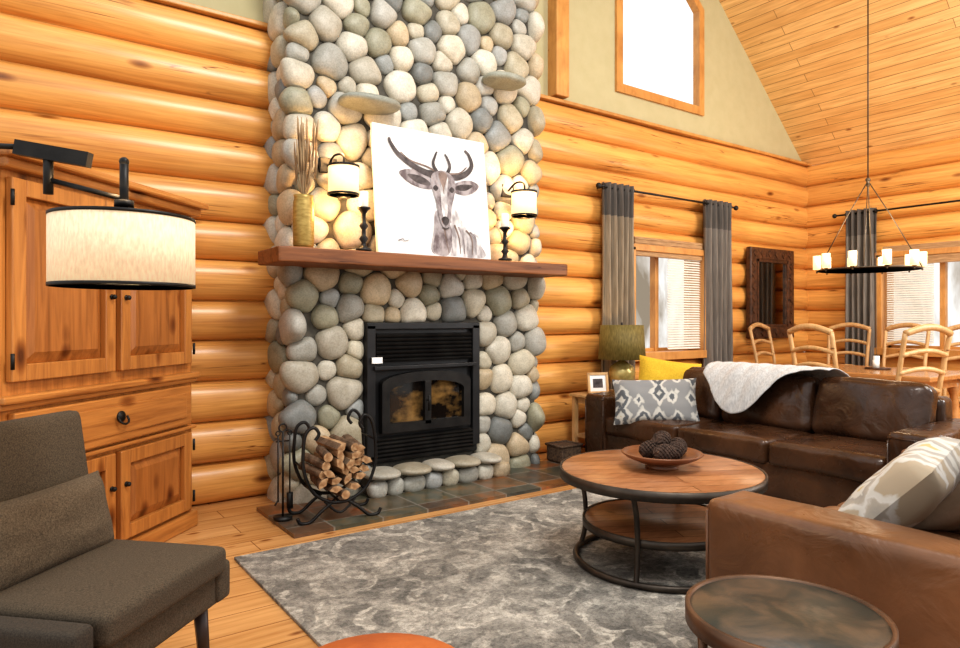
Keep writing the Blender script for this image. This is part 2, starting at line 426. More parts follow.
solo('wall_back','honey-coloured round log wall with chinked joints','wall',logwall(0,YW,-1.3,XE,[W1]),LOG,kind='structure')
solo('wall_right','honey-coloured round log end wall','wall',logwall(1,XE,-1.2,YW,[W2]),LOGE,kind='structure')
SL=.90; RX=4.6
def rz_(x): return ZL+SL*(XE-x)
g=G()
def wp(pts): 
    n=len(pts); g.add([(x,YW,z) for x,z in pts],[tuple(range(n))],0)
wp([(-1.3,ZL),(5.39,ZL),(5.39,rz_(5.39)),(RX,rz_(RX)),(-1.3,rz_(RX)-SL*5.9+0)])
wp([(5.39,ZL),(6.84,ZL),(6.84,3.78),(5.39,3.78)])
wp([(6.84,ZL),(XE,ZL),(6.84,rz_(6.84))])
wp([(5.39,5.90),(5.85,5.90),(6.84,5.01),(6.84,rz_(6.84)),(5.39,rz_(5.39))])
solo('wall_gable','khaki painted gable wall above the logs','wall',g,DRY,kind='structure')
g=G(); g.box((4,1.9,-.05),(10.8,6.4,.1))
solo('floor','honey wood plank floor','floor',g,FLOORM,kind='structure')
L=(XE-RX)*math.sqrt(1+SL*SL)
g=G(); g.box((L/2,0,-.03),(L,6.4,.06))
o=solo('ceiling','sloped knotty pine plank ceiling','ceiling',g,CEIL,kind='structure')
ang=1/math.sqrt(1+SL*SL)
X=Vector((-ang,0,SL*ang)); Yv=Vector((0,1,0)); Zv=X.cross(Yv)
mt=Matrix((X,Yv,Zv)).transposed().to_4x4(); mt.translation=Vector((XE,1.85,ZL)); o.matrix_world=mt
g=G(); g.box((3.95,YW-.045,ZL+.012),(10.5,.11,.035),bev=.008)
solo('trim_1','wood ledge board capping the log wall','trim',g,TRIM,kind='structure')
g=G(); g.box((4.49,YW-.06,ZL+1.55),(.17,.14,3.0),bev=.01)
solo('trim_2','upright wood post beside the chimney','trim',g,TRIM,kind='structure')
def window(name,label,axis,pos,a0,a1,z0,z1,mull,proud=.10,fw=.07):
    g=G()
    def bx(ac,zc,al,zl,d=.2,off=0):
        if axis==0: g.box((ac,pos+off,zc),(al,d,zl),bev=.006)
        else: g.box((pos+off,ac,zc),(d,al,zl),bev=.006)
    o=-proud/2
    bx((a0+a1)/2,z0-fw/2+.02,a1-a0+2*fw,fw+.02,.3,o); bx((a0+a1)/2,z1+fw/2-.02,a1-a0+2*fw,fw,.28,o)
    bx(a0-fw/2+.02,(z0+z1)/2,fw,z1-z0+.04,.28,o); bx(a1+fw/2-.02,(z0+z1)/2,fw,z1-z0+.04,.28,o)
    for m in mull: bx(m,(z0+z1)/2,.06,z1-z0,.08,.02)
    for aa in (a0+.04,a1-.04): bx(aa,(z0+z1)/2,.045,z1-z0,.06,.03)
    bx((a0+a1)/2,z0+.04,a1-a0,.05,.06,.03)
    return solo(name,label,'window',g,TRIM,kind='structure')
window('window_1','wood-framed two-pane window in the log wall',0,YW,W1[0],W1[1],W1[2],W1[3],[6.02])
window('window_2','wood-framed window in the log end wall',1,XE,W2[0],W2[1],W2[2],W2[3],[2.5,3.3])
g=G(); n=5
inn=[(5.455,3.845),(6.775,3.845),(6.775,4.985),(5.83,5.835),(5.455,5.835)]; out=[(5.36,3.75),(6.87,3.75),(6.87,5.022),(5.862,5.93),(5.36,5.93)]
vs=[(x,YW-.03,z) for x,z in out]+[(x,YW-.03,z) for x,z in inn]+[(x,YW+.06,z) for x,z in inn]+[(x,YW+.0,z) for x,z in out]
fs=[]
for i in range(n):
    j=(i+1)%n
    fs+=[(i,j,n+j,n+i),(n+i,n+j,2*n+j,2*n+i),(3*n+i,3*n+j,j,i)]
g.add(vs,fs,0)
solo('window_3','tall angled gable window with wood frame','window',g,TRIM,kind='structure')

# ------------------------------------------------------------------ fireplace
FX0,FX1,FY=1.665,3.875,4.58
fp=thing('fireplace','river rock chimney fireplace with black wood-burning insert','fireplace',(0,0,0))
IX0,IX1,IZ0,IZ1=2.20,3.22,.22,1.28
g=G()
zt=6.1
g.box(((FX0+IX0)/2,(FY+YW)/2,zt/2),(IX0-FX0,YW-FY,zt)); g.box(((FX1+IX1)/2,(FY+YW)/2,zt/2),(FX1-IX1,YW-FY,zt))
g.box(((IX0+IX1)/2,(FY+YW)/2,(IZ1+zt)/2),(IX1-IX0,YW-FY,zt-IZ1)); g.box(((IX0+IX1)/2,(FY+YW)/2,IZ0/2),(IX1-IX0,YW-FY,IZ0))
part(fp,'chimney',g,MORT,'grey mortar chimney core')
bm=bmesh.new(); bmesh.ops.create_icosphere(bm,subdivisions=4,radius=1); bm.verts.index_update()
ICO=np.array([v.co[:] for v in bm.verts]); ICF=np.array([[v.index for v in f.verts] for f in bm.faces]); bm.free()
PAL=[(.52,.48,.38),(.44,.41,.34),(.36,.355,.32),(.29,.305,.30),(.32,.31,.23),(.50,.41,.28),(.60,.57,.49),(.56,.52,.43),(.20,.21,.205),(.39,.35,.26),(.58,.55,.47),(.44,.43,.39),(.34,.345,.335),(.48,.39,.27)]
def stonemesh(parent,name,S,label):
    nv=len(ICO); Vs=[];Fs=[];Cs=[]
    m=np.hypot(ICO[:,0],ICO[:,1]); th=np.arctan2(ICO[:,1],ICO[:,0])
    for k,(pos,B,size,ph,col,nb) in enumerate(S):
        w=1+.03*np.sin(ICO@np.array([2.1,1.3,1.7])+ph)+.025*np.sin(ICO@np.array([-1.7,3.1,.6])+2*ph)
        if nb is None:
            p=np.sign(ICO)*np.abs(ICO)**.80*w[:,None]*np.array(size)
        else:
            acc=(1/(size[0]*1.38))**6.5*np.ones(nv)
            for d,phi in nb:
                c=np.cos(th-phi); acc+=np.where(c>0.02,(np.maximum(c,0.02)/d)**6.5,0)
            rho=acc**(-1/6.5)*1.075
            mm=m**.76
            p=np.stack([np.cos(th)*mm*rho*w,np.sin(th)*mm*rho*w,np.sign(ICO[:,2])*np.abs(ICO[:,2])**.85*size[2]*w],1)
        Vs.append(p@np.array(B)+np.array(pos)); Fs.append(ICF+k*nv)
        Cs.append(np.tile(np.array([*col,1.0]),(nv,1)))
    V=np.concatenate(Vs); F=np.concatenate(Fs); Cc=np.concatenate(Cs)
    me=bpy.data.meshes.new(name); me.vertices.add(len(V)); me.vertices.foreach_set('co',V.ravel())
    me.loops.add(F.size); me.loops.foreach_set('vertex_index',F.ravel().astype(np.int32))
    me.polygons.add(len(F)); me.polygons.foreach_set('loop_start',np.arange(0,F.size,3,dtype=np.int32))
    me.polygons.foreach_set('loop_total',np.full(len(F),3,dtype=np.int32))
    me.update(calc_edges=True); me.polygons.foreach_set('use_smooth',np.ones(len(F),dtype=bool))
    a=me.color_attributes.new('Col','FLOAT_COLOR','POINT'); a.data.foreach_set('color',Cc.ravel())
    me.materials.append(STONE); me.update()
    o=bpy.data.objects.new(name,me); link(o,parent); o['label']=label; return o
def col():
    c=random.choice(PAL); k=random.uniform(.88,1.18); return tuple(x*k for x in c)
D=YW-FY; Wd=FX1-FX0; ZS=5.0
cen=np.zeros((0,3))
AS=1.25
for r,tries in ((.113,150),(.102,500),(.093,1800),(.083,3500),(.073,6000),(.062,9000),(.051,9000)):
    for _ in range(tries):
        u=random.uniform(-D+.02,Wd+D-.02); z=random.uniform(.03,ZS)
        rr=r*random.uniform(.95,1.06)
        if IX0-FX0-rr*.95<u<IX1-FX0+rr*.95 and IZ0-.02<z<IZ1+rr*.85: continue
        if IX0-FX0<u<IX1-FX0 and z<IZ0: continue
        if len(cen):
            d=np.hypot((cen[:,0]-u)/AS,cen[:,1]-z)
            if np.any(d<(cen[:,2]+rr)*.92): continue
        cen=np.vstack([cen,[u,z,rr]])
S=[]
for i,(u,z,r) in enumerate(cen):
    dx=cen[:,0]-u; dz=cen[:,1]-z; dd=np.hypot(dx,dz)
    idx=[j for j in np.argsort(dd)[1:14] if dd[j]<.42]
    nb=[(dd[j]*(r/(r+cen[j,2])*.6+.2)*.995,math.atan2(dz[j],dx[j])) for j in idx]
    if IX0-FX0<u<IX1-FX0 and z>IZ1: nb.append((z-IZ1+.004,-pi/2))
    if IZ0<z<IZ1:
        if u<IX0-FX0: nb.append((IX0-FX0-u+.004,0))
        elif u>IX1-FX0: nb.append((u-(IX1-FX0)+.004,pi))
    if u<0: pos=(FX0,FY-u,z); B=[(0,-1,0),(0,0,1),(-1,0,0)]
    elif u>Wd: pos=(FX1,FY+(u-Wd),z); B=[(0,1,0),(0,0,1),(1,0,0)]
    else: pos=(FX0+u,FY,z); B=[(1,0,0),(0,0,1),(0,-1,0)]
    S.append((pos,B,(r*1.1,r,min(.078,r*.92)),random.uniform(0,6.28),col(),nb))
stonemesh(fp,'stone_cladding',S,'rounded grey, tan and olive river rocks')
for s_ in [((2.20,4.44,2.875),[(1,0,0),(0,1,0),(0,0,1)],(.23,.16,.05),3.1,(.28,.29,.25),None),
   ((3.44,4.45,3.30),[(1,0,0),(0,1,0),(0,0,1)],(.19,.15,.05),3.1,(.32,.33,.28),None)]:
    stonemesh(fp,'ledge_stone',[s_],'flat grey-green stone jutting from the chimney')
S=[]; x=IX0-.06
while x<IX1+.08:
    w=random.uniform(.19,.30); 
    S.append(((x+w/2,4.41,.178),[(1,0,0),(0,1,0),(0,0,1)],(w*.53,.145,.036),3.1,random.choice([(.52,.49,.42),(.48,.45,.38),(.44,.42,.36),(.40,.36,.28)]),None))
    x+=w
x=IX0-.05
while x<IX1+.10:
    w=random.uniform(.13,.2); S.append(((x+w/2,4.375,.075),[(1,0,0),(0,0,1),(0,-1,0)],(w*.53,.07,.06),3.1,col(),None)); x+=w
stonemesh(fp,'hearth_curb',S,'flat pale stones edging the raised hearth')
g=G(); g.box(((IX0+IX1)/2,4.48,.08),(IX1-IX0+.06,.22,.16))
part(fp,'curb_core',g,MORT)
g=G()
g.rbox((2.665,4.39,1.722),(2.48,.42,.10),r=.012,n=16,wob=.008)
part(fp,'mantel',g,MANT,'thick rough reddish-brown timber mantel')
ins=part(fp,'insert_body',G().box(((IX0+IX1)/2,FY+.06,(IZ0+IZ1)/2),(IX1-IX0,.2,IZ1-IZ0),bev=.008),BLACKM,'black steel wood-burning stove insert')
XC=(IX0+IX1)/2; fy=FY-.05
g=G(); g.box((XC,fy-.01,IZ1-.025),(1.02,.04,.05),bev=.005); g.box((IX0+.035,fy-.01,.77),(.07,.04,.98),bev=.005); g.box((IX1-.035,fy-.01,.77),(.07,.04,.98),bev=.005)
g.box((XC,fy-.02,.86+.08),(.92,.07,.03),bev=.005)
part(fp,'insert_frame',g,BLACKM)
g=G()
for i in range(7): g.box((XC,fy-.015,1.0+i*.031),(.86,.03,.012),rot=R(x=35))
part(fp,'upper_grille',g,BLACK,'black louvred upper grille')
g=G()
for i in range(6): g.box((XC,fy-.015,.255+i*.03),(.90,.03,.012),rot=R(x=35))
part(fp,'lower_grille',g,BLACK,'black louvred lower grille')
g=G()
def archpts(w,z0,z1,ri,n=14):
    return [(-w/2,z0),(w/2,z0)]+[(w/2*math.cos(pi*k/n),z1+ri*math.sin(pi*k/n)) for k in range(n+1)]
dw=.80; o_=archpts(dw,.45,.82,.085); i_=archpts(dw-.13,.52,.755,.075)
n=len(o_); yb=fy-.005; yf=fy-.055
vs=[(XC+x,yf,z) for x,z in o_]+[(XC+x,yf,z) for x,z in i_]+[(XC+x,yb,z) for x,z in o_]+[(XC+x,yb,z) for x,z in i_]
fs=[]
for k in range(n):
    j=(k+1)%n; fs+=[(k,j,n+j,n+k),(2*n+k,2*n+j,j,k),(n+k,n+j,3*n+j,3*n+k)]
g.add(vs,fs,0); g.box((XC,fy-.03,.66),(.06,.05,.34),bev=.005)
g.tube([(XC-.015,fy-.09,.60),(XC-.015,fy-.1,.72)],.009); g.tube([(XC-.015,fy-.1,.68),(XC-.015,fy-.03,.68)],.006)
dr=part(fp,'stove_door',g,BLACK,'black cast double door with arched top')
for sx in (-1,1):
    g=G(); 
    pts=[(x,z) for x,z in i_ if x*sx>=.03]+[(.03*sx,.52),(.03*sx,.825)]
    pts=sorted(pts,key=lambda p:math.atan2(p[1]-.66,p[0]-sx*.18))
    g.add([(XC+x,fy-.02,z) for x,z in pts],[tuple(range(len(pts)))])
    part(dr,'glass_pane',g,GLB,'dark glossy glass pane with golden reflection painted in')
g=G(); g.box((2.27,fy-.05,1.0),(.085,.01,.045)); part(fp,'paper_tag',g,WHITE)
g=G(); g.box((2.87,4.24,.012),(2.9,.72,.024))
solo('hearth_slab','slate tile hearth with green and rust tiles','hearth',g,SLATE,kind='structure')

# sconces
def sconce(x,z,label):
    t=thing('wall_sconce',label,'lamp',(x,FY-.08,z),group='pair of chimney sconces')
    g=G(); g.box((-.04,.02,.13),(.13,.03,.11),bev=.006); g.tube(smoothpath([(-.04,0,.13),(-.04,-.10,.18),(0,-.16,.17),(0,-.16,.06)],6),.008)
    g.tube([(0,-.16,.12),(0,-.16,-.10)],.006); g.cyl((0,-.16,-.115),.05,.012)
    part(t,'bracket',g,BLACK)
    g=G(); g.ring((0,-.16,0),.105,.1,.19); part(t,'lamp_shade',g,SHADEC,'glowing cream cylinder shade')
    for dz in(.098,-.098):
        g=G(); g.ring((0,-.16,dz),.11,.098,.014); part(t,'shade_band',g,BLACK)
    g=G(); g.cyl((0,-.16,-.06),.018,.09,12); part(t,'bulb',g,CREAM)
    for dz in (.2,-.2):
        l=bpy.data.lights.new('sconce_light','POINT'); l.energy=8; l.color=(1,.56,.2); l.shadow_soft_size=.04
        lo=bpy.data.objects.new('sconce_light',l); link(lo,t); lo.location=(0,-.16,dz)
sconce(1.94,2.27,'black iron wall sconce with cream shade, above the vase')
sconce(3.56,2.27,'black iron wall sconce with cream shade, beside the canvas')
MZ=1.7775
def candle(x,y,label,s=1):
    t=thing('candlestick',label,'candlestick',(x,y,MZ+.002),group='mantel candlesticks')
    p=[(.0,0),(.055,0),(.055,.015),(.024,.03),(.016,.06),(.032,.085),(.016,.11),(.014,.15),(.032,.175),(.016,.2),(.015,.26),(.032,.285),(.046,.295),(.046,.305),(0,.305)]
    part(t,'holder',G().lathe([(r,z*s) for r,z in p],seg=20),BLACK,'black turned metal holder')
    part(t,'candle',G().cyl((0,0,.306*s+.055),.032,.11,20,bev=.004),CREAM,'cream pillar candle')
candle(2.06,4.27,'black turned candlestick with cream candle, beside the vase')
candle(3.32,4.29,'black turned candlestick with cream candle, beside the canvas',.88)
t=thing('vase','tall gold ribbed vase holding dried grass','vase',(1.645,4.32,MZ+.003))
part(t,'vase_body',G().lathe([(0,0),(.06,0),(.068,.02),(.07,.15),(.068,.3),(.06,.33),(.066,.35),(.058,.35),(.055,.32),(.055,.03),(0,.03)],seg=28),GOLDV)
g=G()
for i in range(70):
    a=random.uniform(0,2*pi); r=random.uniform(.01,.085); h=random.uniform(.58,.88)
    top=(r*math.cos(a)+.01,r*math.sin(a)*.6,h)
    g.tube([(top[0]*.1,top[1]*.1,.05),(top[0]*.3,top[1]*.3,.36),(top[0],top[1],h-.12)],.002,4)
    g.tube([(top[0],top[1],h-.16),(top[0]*1.08,top[1]*1.08,h-.08),(top[0]*1.15,top[1]*1.1,h)],[.003,.006,.002],5)
o=part(t,'dried_grass',g,GRASS,'bunch of dried brown grass stalks'); o['kind']='stuff'
# canvas, leaning
t=thing('canvas_painting','white canvas with a painted deer head, leaning on the chimney','painting',(2.69,4.32,MZ+.003))
t.rotation_euler=(math.radians(-6),0,0)
CW,CH=1.0,.96
part(t,'canvas',G().box((0,0,CH/2),(CW,.035,CH),bev=.004),CANV)
g=G(); lay=[0]
def P2(pts,mi):
    lay[0]+=1; y=-.0178-lay[0]*.00035
    g.add([(-CW/2+u*CW,y,v*CH) for u,v in pts],[tuple(range(len(pts)))],mi)
def stroke(pts,w0,w1,mi):
    P=smoothpath([(u,v,0) for u,v in pts],6); n=len(P); lay[0]+=1; y=-.0178-lay[0]*.00035
    vs=[];fs=[]
    for i,p in enumerate(P):
        d=(P[min(i+1,n-1)]-P[max(i-1,0)]).normalized(); w=(w0+(w1-w0)*i/(n-1))/2
        for sg in(1,-1): vs.append((-CW/2+(p.x-d.y*w*sg)*CW,y,(p.y+d.x*w*sg)*CH))
    for i in range(n-1): fs.append((2*i,2*i+1,2*i+3,2*i+2))
    g.add(vs,fs,mi)
def blob(pts,mi): P2([(p.x,p.y) for p in smoothpath([(u,v,0) for u,v in pts],5,True)],mi)
blob([(.51,.42),(.47,.2),(.45,.03),(.6,.012),(.93,.012),(.9,.12),(.78,.24),(.68,.4),(.6,.48)],2)
blob([(.50,.36),(.48,.18),(.47,.03),(.60,.02),(.64,.2),(.62,.34)],1)
for i in range(9): stroke([(.56+i*.035,.30-i*.012),(.58+i*.04,.16),(.60+i*.036,.03)],.018,.006,[3,1,2][i%3])
blob([(.50,.585),(.42,.65),(.30,.675),(.20,.64),(.27,.57),(.38,.535),(.49,.54)],1)
blob([(.46,.59),(.38,.63),(.27,.63),(.34,.575),(.45,.56)],0)
blob([(.66,.585),(.74,.63),(.84,.65),(.92,.615),(.86,.55),(.76,.52),(.67,.54)],1)
blob([(.70,.585),(.77,.61),(.86,.61),(.79,.56),(.70,.555)],0)
stroke([(.52,.66),(.43,.665),(.31,.71),(.20,.78),(.14,.86),(.13,.90)],.062,.02,0)
stroke([(.53,.68),(.44,.715),(.30,.745),(.22,.80)],.016,.008,3)
stroke([(.64,.66),(.72,.665),(.81,.71),(.86,.78),(.84,.86),(.80,.90)],.062,.02,0)
stroke([(.64,.68),(.74,.70),(.81,.76)],.016,.008,3)
stroke([(.545,.66),(.50,.74),(.52,.81),(.54,.85)],.034,.012,0)
stroke([(.61,.66),(.65,.74),(.63,.81),(.61,.84)],.034,.012,0)
blob([(.485,.66),(.47,.58),(.49,.50),(.515,.40),(.53,.30),(.56,.235),(.60,.235),(.63,.30),(.645,.40),(.675,.50),(.69,.58),(.67,.66),(.58,.70)],1)
blob([(.535,.64),(.55,.52),(.555,.36),(.58,.30),(.605,.36),(.61,.52),(.625,.64),(.58,.68)],2)
blob([(.54,.66),(.57,.56),(.58,.5),(.59,.56),(.62,.66),(.58,.69)],3)
for ex in (.508,.655): blob([(ex-.024,.545),(ex,.572),(ex+.024,.55),(ex,.523)],0)
blob([(.545,.30),(.58,.325),(.615,.30),(.60,.262),(.58,.25),(.56,.262)],0)
stroke([(.55,.235),(.58,.225),(.61,.235)],.01,.01,0)
stroke([(.16,.10),(.2,.115),(.215,.10),(.25,.11)],.006,.004,0)
part(t,'deer_artwork',g,[D1,D2,D3,D4],'brown and grey painted deer head with curved antlers')

# ------------------------------------------------------------------ hearth tools and firewood
HZ=.025
RKX,RKY=1.78,4.12
t=thing('firewood_rack','black scrolled iron firewood rack on the slate hearth','firewood rack',(RKX,RKY,HZ),rz=-8)
kx=.80
for sy in (-.13,.13):
    g=G()
    pts=[(-.20,.52),(-.17,.56),(-.21,.60),(-.27,.57),(-.29,.48),(-.29,.34),(-.22,.2),(-.1,.13),(0,.115),(.1,.13),(.22,.2),(.29,.34),(.29,.5),(.26,.62),(.2,.66),(.16,.61),(.19,.57)]
    g.tube(smoothpath([(x*kx,sy,z) for x,z in pts],5),.011,6)
    for sx in(-1,1):
        g.tube(smoothpath([(sx*.05,sy,.12),(sx*.12,sy,.07),(sx*.19,sy,.012),(sx*.25,sy,.012),(sx*.27,sy,.045)],5),.011,6)
    g.tube(smoothpath([(-.1,sy,.13),(0,sy,.05),(.1,sy,.13)],6),.008,6)
    part(t,'side_hoop',g,BLACK)
for x,z in ((-.28,.34),(-.2,.185),(0,.115),(.2,.185),(.28,.34),(.285,.5)):
    part(t,'crossbar',G().tube([(x*kx,-.13,z),(x*kx,.13,z)],.008,6),BLACK)
def log_mesh(kind):
    g=G(); R0=.046; Ln=.33
    if kind==0: pts=[(0,-.03)]+[(R0*1.25*math.cos(a),R0*1.15*math.sin(a)-.03) for a in [pi*.15+pi*.7*k/7 for k in range(8)]]; bark=range(1,8)
    elif kind==1: pts=[(-.045,-.012),(.0,-.028),(.045,-.005),(.02,.022),(-.03,.026)]; bark=(3,)
    else: pts=[(.034*math.cos(2*pi*k/12),.034*math.sin(2*pi*k/12)) for k in range(12)]; bark=range(12)
    m=len(pts); NS=6; rings=[]
    for s_ in range(NS+1):
        y=-Ln/2+Ln*s_/NS
        rings.append([(.85*x*(1+.1*noise.noise(Vector((i*.9,s_*.7,kind)))),y,.85*z+.004*noise.noise(Vector((s_*.6,i,kind+3)))) for i,(x,z) in enumerate(pts)])
    for s_ in range(NS):
        for i in range(m):
            j=(i+1)%m; g.add([rings[s_][i],rings[s_][j],rings[s_+1][j],rings[s_+1][i]],[(0,1,2,3)],0 if i in bark else 1)
    g.add(rings[0],[tuple(range(m))],1); g.add(rings[-1],[tuple(range(m))],1)
    return g
LB=[solo('firewood_log','split log wedge with bark and pale cut face','firewood',log_mesh(0),[BARK,SPLIT],(1.72,RKY,.235),group='firewood in the rack'),
    solo('firewood_log','flat split firewood plank','firewood',log_mesh(1),[BARK,SPLIT],(1.85,RKY,.235),group='firewood in the rack'),
    solo('firewood_log','small round firewood log with bark','firewood',log_mesh(2),[BARK,SPLIT],(1.785,RKY,.19),group='firewood in the rack')]
k=0
rows=[(.285,(1.66,1.735,1.81,1.89)),(.335,(1.63,1.70,1.775,1.85,1.92)),(.39,(1.65,1.73,1.81,1.89,1.95)),(.44,(1.70,1.775,1.85,1.92)),(.49,(1.76,1.84,1.90)),]
for z,xs in rows:
    for x in xs:
        dup(LB[[0,1,0,1,2][k%5]],(x,RKY+random.uniform(-.025,.025),z),(random.uniform(-.06,.06),random.uniform(-1.3,1.3),random.uniform(-.30,.12))); k+=1
t=thing('fireplace_tools','black iron fireplace tool stand on the hearth','fireplace tools',(1.47,4.22,HZ))
g=G(); g.cyl((0,0,.01),.06,.02,20); g.tube([(0,0,.02),(0,0,.56)],.007); g.torus((0,0,.585),.025,.006,20,6,rot=R(x=90)); g.tube([(-.045,0,.5),(.045,0,.5)],.005)
part(t,'stand',g,BLACK)
for sx,nm in((-1,'poker'),(1,'brush')):
    g=G(); g.tube([(sx*.038,-.02,.54),(sx*.038,-.02,.12)],.005)
    g.torus((sx*.038,-.02,.555),.014,.004,14,6,rot=R(x=90))
    g.cyl((sx*.038,-.02,.12),.02,.1,12) if nm=='brush' else g.tube([(sx*.038,-.02,.13),(sx*.06,-.02,.1)],.006)
    part(t,nm,g,BLACK)
t=thing('wicker_basket','low dark wicker basket beside the chimney','basket',(4.15,4.49,HZ))
g=G(); g.rbox((0,0,.075),(.24,.22,.15),r=.02,n=8); part(t,'basket_body',g,WICK)
g=G(); g.tube([(-.12,-.11,.15),(.12,-.11,.15),(.12,.11,.15),(-.12,.11,.15)],.012,6,closed=True); part(t,'rim',g,WICK)

# ------------------------------------------------------------------ cabinet
CAo=Vector((.985,4.52,0))
cab=thing('corner_cabinet','knotty pine corner armoire with panelled doors','cabinet',CAo,rz=45)
def toL(x,y):
    d=Vector((x,y,0))-CAo; a=-pi/4; return (d.x*math.cos(a)-d.y*math.sin(a),d.x*math.sin(a)+d.y*math.cos(a))
g=G(); FW=1.42
wl=CAo-Vector((FW*.7071,FW*.7071,0))
body=[(CAo.x,CAo.y),(CAo.x,4.84),(-.5,4.84),(-.5,wl.y),(wl.x,wl.y)]
g.prism([toL(*p) for p in body],.06,1.96)
part(cab,'body',g,PINE)
g=G(); g.box((-FW/2,-.015,1.975),(FW+.02,.10,.05),bev=.012); g.box((-FW/2,-.03,2.015),(FW+.05,.16,.04),bev=.012)
g.prism([toL(*p) for p in body],1.96,2.03)
part(cab,'crown',g,PINEH,'stepped pine crown moulding')
g=G(); g.box((-FW/2,-.025,.955),(FW+.03,.07,.035),bev=.01); g.box((-FW/2,-.015,.925),(FW+.015,.04,.03),bev=.008); g.box((-FW/2,-.015,.63),(FW+.01,.04,.02),bev=.005); g.box((-FW/2,-.015,.05),(FW+.02,.06,.1),bev=.012)
part(cab,'moulding',g,PINEH)
def door(x0,x1,z0,z1,knob,name='door',arch=0):
    g=G(); w=x1-x0; h=z1-z0; cx=(x0+x1)/2; cz=(z0+z1)/2; s=.075
    g.box((x0+s/2,-.02,cz),(s,.035,h),bev=.005); g.box((x1-s/2,-.02,cz),(s,.035,h),bev=.005)
    g.box((cx,-.02,z0+s/2),(w-2*s,.033,s),bev=.004); g.box((cx,-.02,z1-s/2),(w-2*s,.033,s),bev=.004)
    d=part(cab,name,g,PINE)
    g=G(); pw,ph=w-2*s,h-2*s; b=.05
    vs=[(cx-pw/2,-.006,cz-ph/2),(cx+pw/2,-.006,cz-ph/2),(cx+pw/2,-.006,cz+ph/2),(cx-pw/2,-.006,cz+ph/2),
        (cx-pw/2+b,-.03,cz-ph/2+b),(cx+pw/2-b,-.03,cz-ph/2+b),(cx+pw/2-b,-.03,cz+ph/2-b),(cx-pw/2+b,-.03,cz+ph/2-b)]
    g.add(vs,[(0,1,5,4),(1,2,6,5),(2,3,7,6),(3,0,4,7),(4,5,6,7)])
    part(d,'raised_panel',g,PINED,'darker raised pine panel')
    g=G(); g.sph((knob[0],-.055,knob[1]),.013,seg=12,rings=8); g.tube([(knob[0],-.03,knob[1]),(knob[0],-.055,knob[1])],.006,6)
    g.cyl((knob[0],-.042,knob[1]),.014,.006,14,rot=R(x=90))
    part(d,'knob',g,BLACK,'dark iron knob')
    return d
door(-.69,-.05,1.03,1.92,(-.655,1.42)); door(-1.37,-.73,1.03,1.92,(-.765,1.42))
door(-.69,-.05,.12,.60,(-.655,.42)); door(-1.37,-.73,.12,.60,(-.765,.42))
g=G(); g.box((-.71,-.02,.775),(1.30,.04,.24),bev=.008); g.box((-.71,-.042,.775),(1.18,.012,.15),bev=.004)
d=part(cab,'drawer',g,PINEH)
for hx in(-.71,):
    g=G(); g.cyl((hx,-.052,.79),.03,.008,16,rot=R(x=90)); g.tube(smoothpath([(hx-.035,-.06,.79),(hx-.03,-.075,.765),(hx,-.08,.752),(hx+.03,-.075,.765),(hx+.035,-.06,.79)],5),.006,6)
    part(d,'bail_pull',g,BLACK,'dark iron bail pull')
for z in (1.12,1.83,.2,.52):
    for x in(-.043,-1.377): part(cab,'hinge',G().cyl((x,-.045,z),.008,.07,8),BLACK,'black barrel hinge')

# ------------------------------------------------------------------ floor lamp with drum shade
LX,LY=.312,2.33
t=thing('floor_lamp','black swing-arm floor lamp with large linen drum shade','lamp',(LX,LY,0))
rv=Vector((.813,-.582,0))
def lp(a,z,b=0): return (rv.x*a+.582*b,rv.y*a+.813*b,z)
ps=-.80
part(t,'base',G().cyl(lp(ps,.015),.16,.03,36,bev=.008),BLACK)
part(t,'pole',G().tube([lp(ps,.02),lp(ps,1.86)],.016,12),BLACK)
g=G(); g.box(lp(-.22,1.815),(.23,.03,.045),rot=R(z=math.degrees(math.atan2(rv.y,rv.x)))@R(y=10))
g.tube([lp(ps,1.86),lp(-.30,1.835)],.009,8)
g.tube([lp(-.235,1.82),lp(-.235,1.69)],.014,10); g.tube([lp(-.235,1.735),lp(0,1.675)],.008,8)
g.tube([lp(0,1.79),lp(0,1.62)],.013,10); g.sph(lp(0,1.79),.015,seg=10,rings=6); g.cyl(lp(0,1.66),.028,.02,16)
part(t,'arm',g,BLACK,'black jointed metal arm')
g=G(); g.ring((0,0,1.51),.203,.199,.205,56); part(t,'lamp_shade',g,LINEN,'oatmeal linen drum shade, lit')
for z in(1.614,1.406): part(t,'shade_trim',G().ring((0,0,z),.2045,.1985,.010,56),BLACK,'black shade trim')
g=G()
for k in range(3): g.tube([(0,0,1.61),(.20*math.cos(k*2.1),.20*math.sin(k*2.1),1.614)],.003,5)
part(t,'spider',g,BLACK)
part(t,'diffuser',G().cyl((0,0,1.418),.197,.004,40),SHADEC,'lit cream diffuser disc')
l=bpy.data.lights.new('floor_lamp_light','POINT'); l.energy=5; l.color=(1,.70,.38); l.shadow_soft_size=.05
lo=bpy.data.objects.new('floor_lamp_light',l); link(lo,t); lo.location=(0,0,1.70)
l=bpy.data.lights.new('floor_lamp_light','POINT'); l.energy=8; l.color=(1,.72,.42); l.shadow_soft_size=.05
lo=bpy.data.objects.new('floor_lamp_light',l); link(lo,t); lo.location=(0,0,1.34)

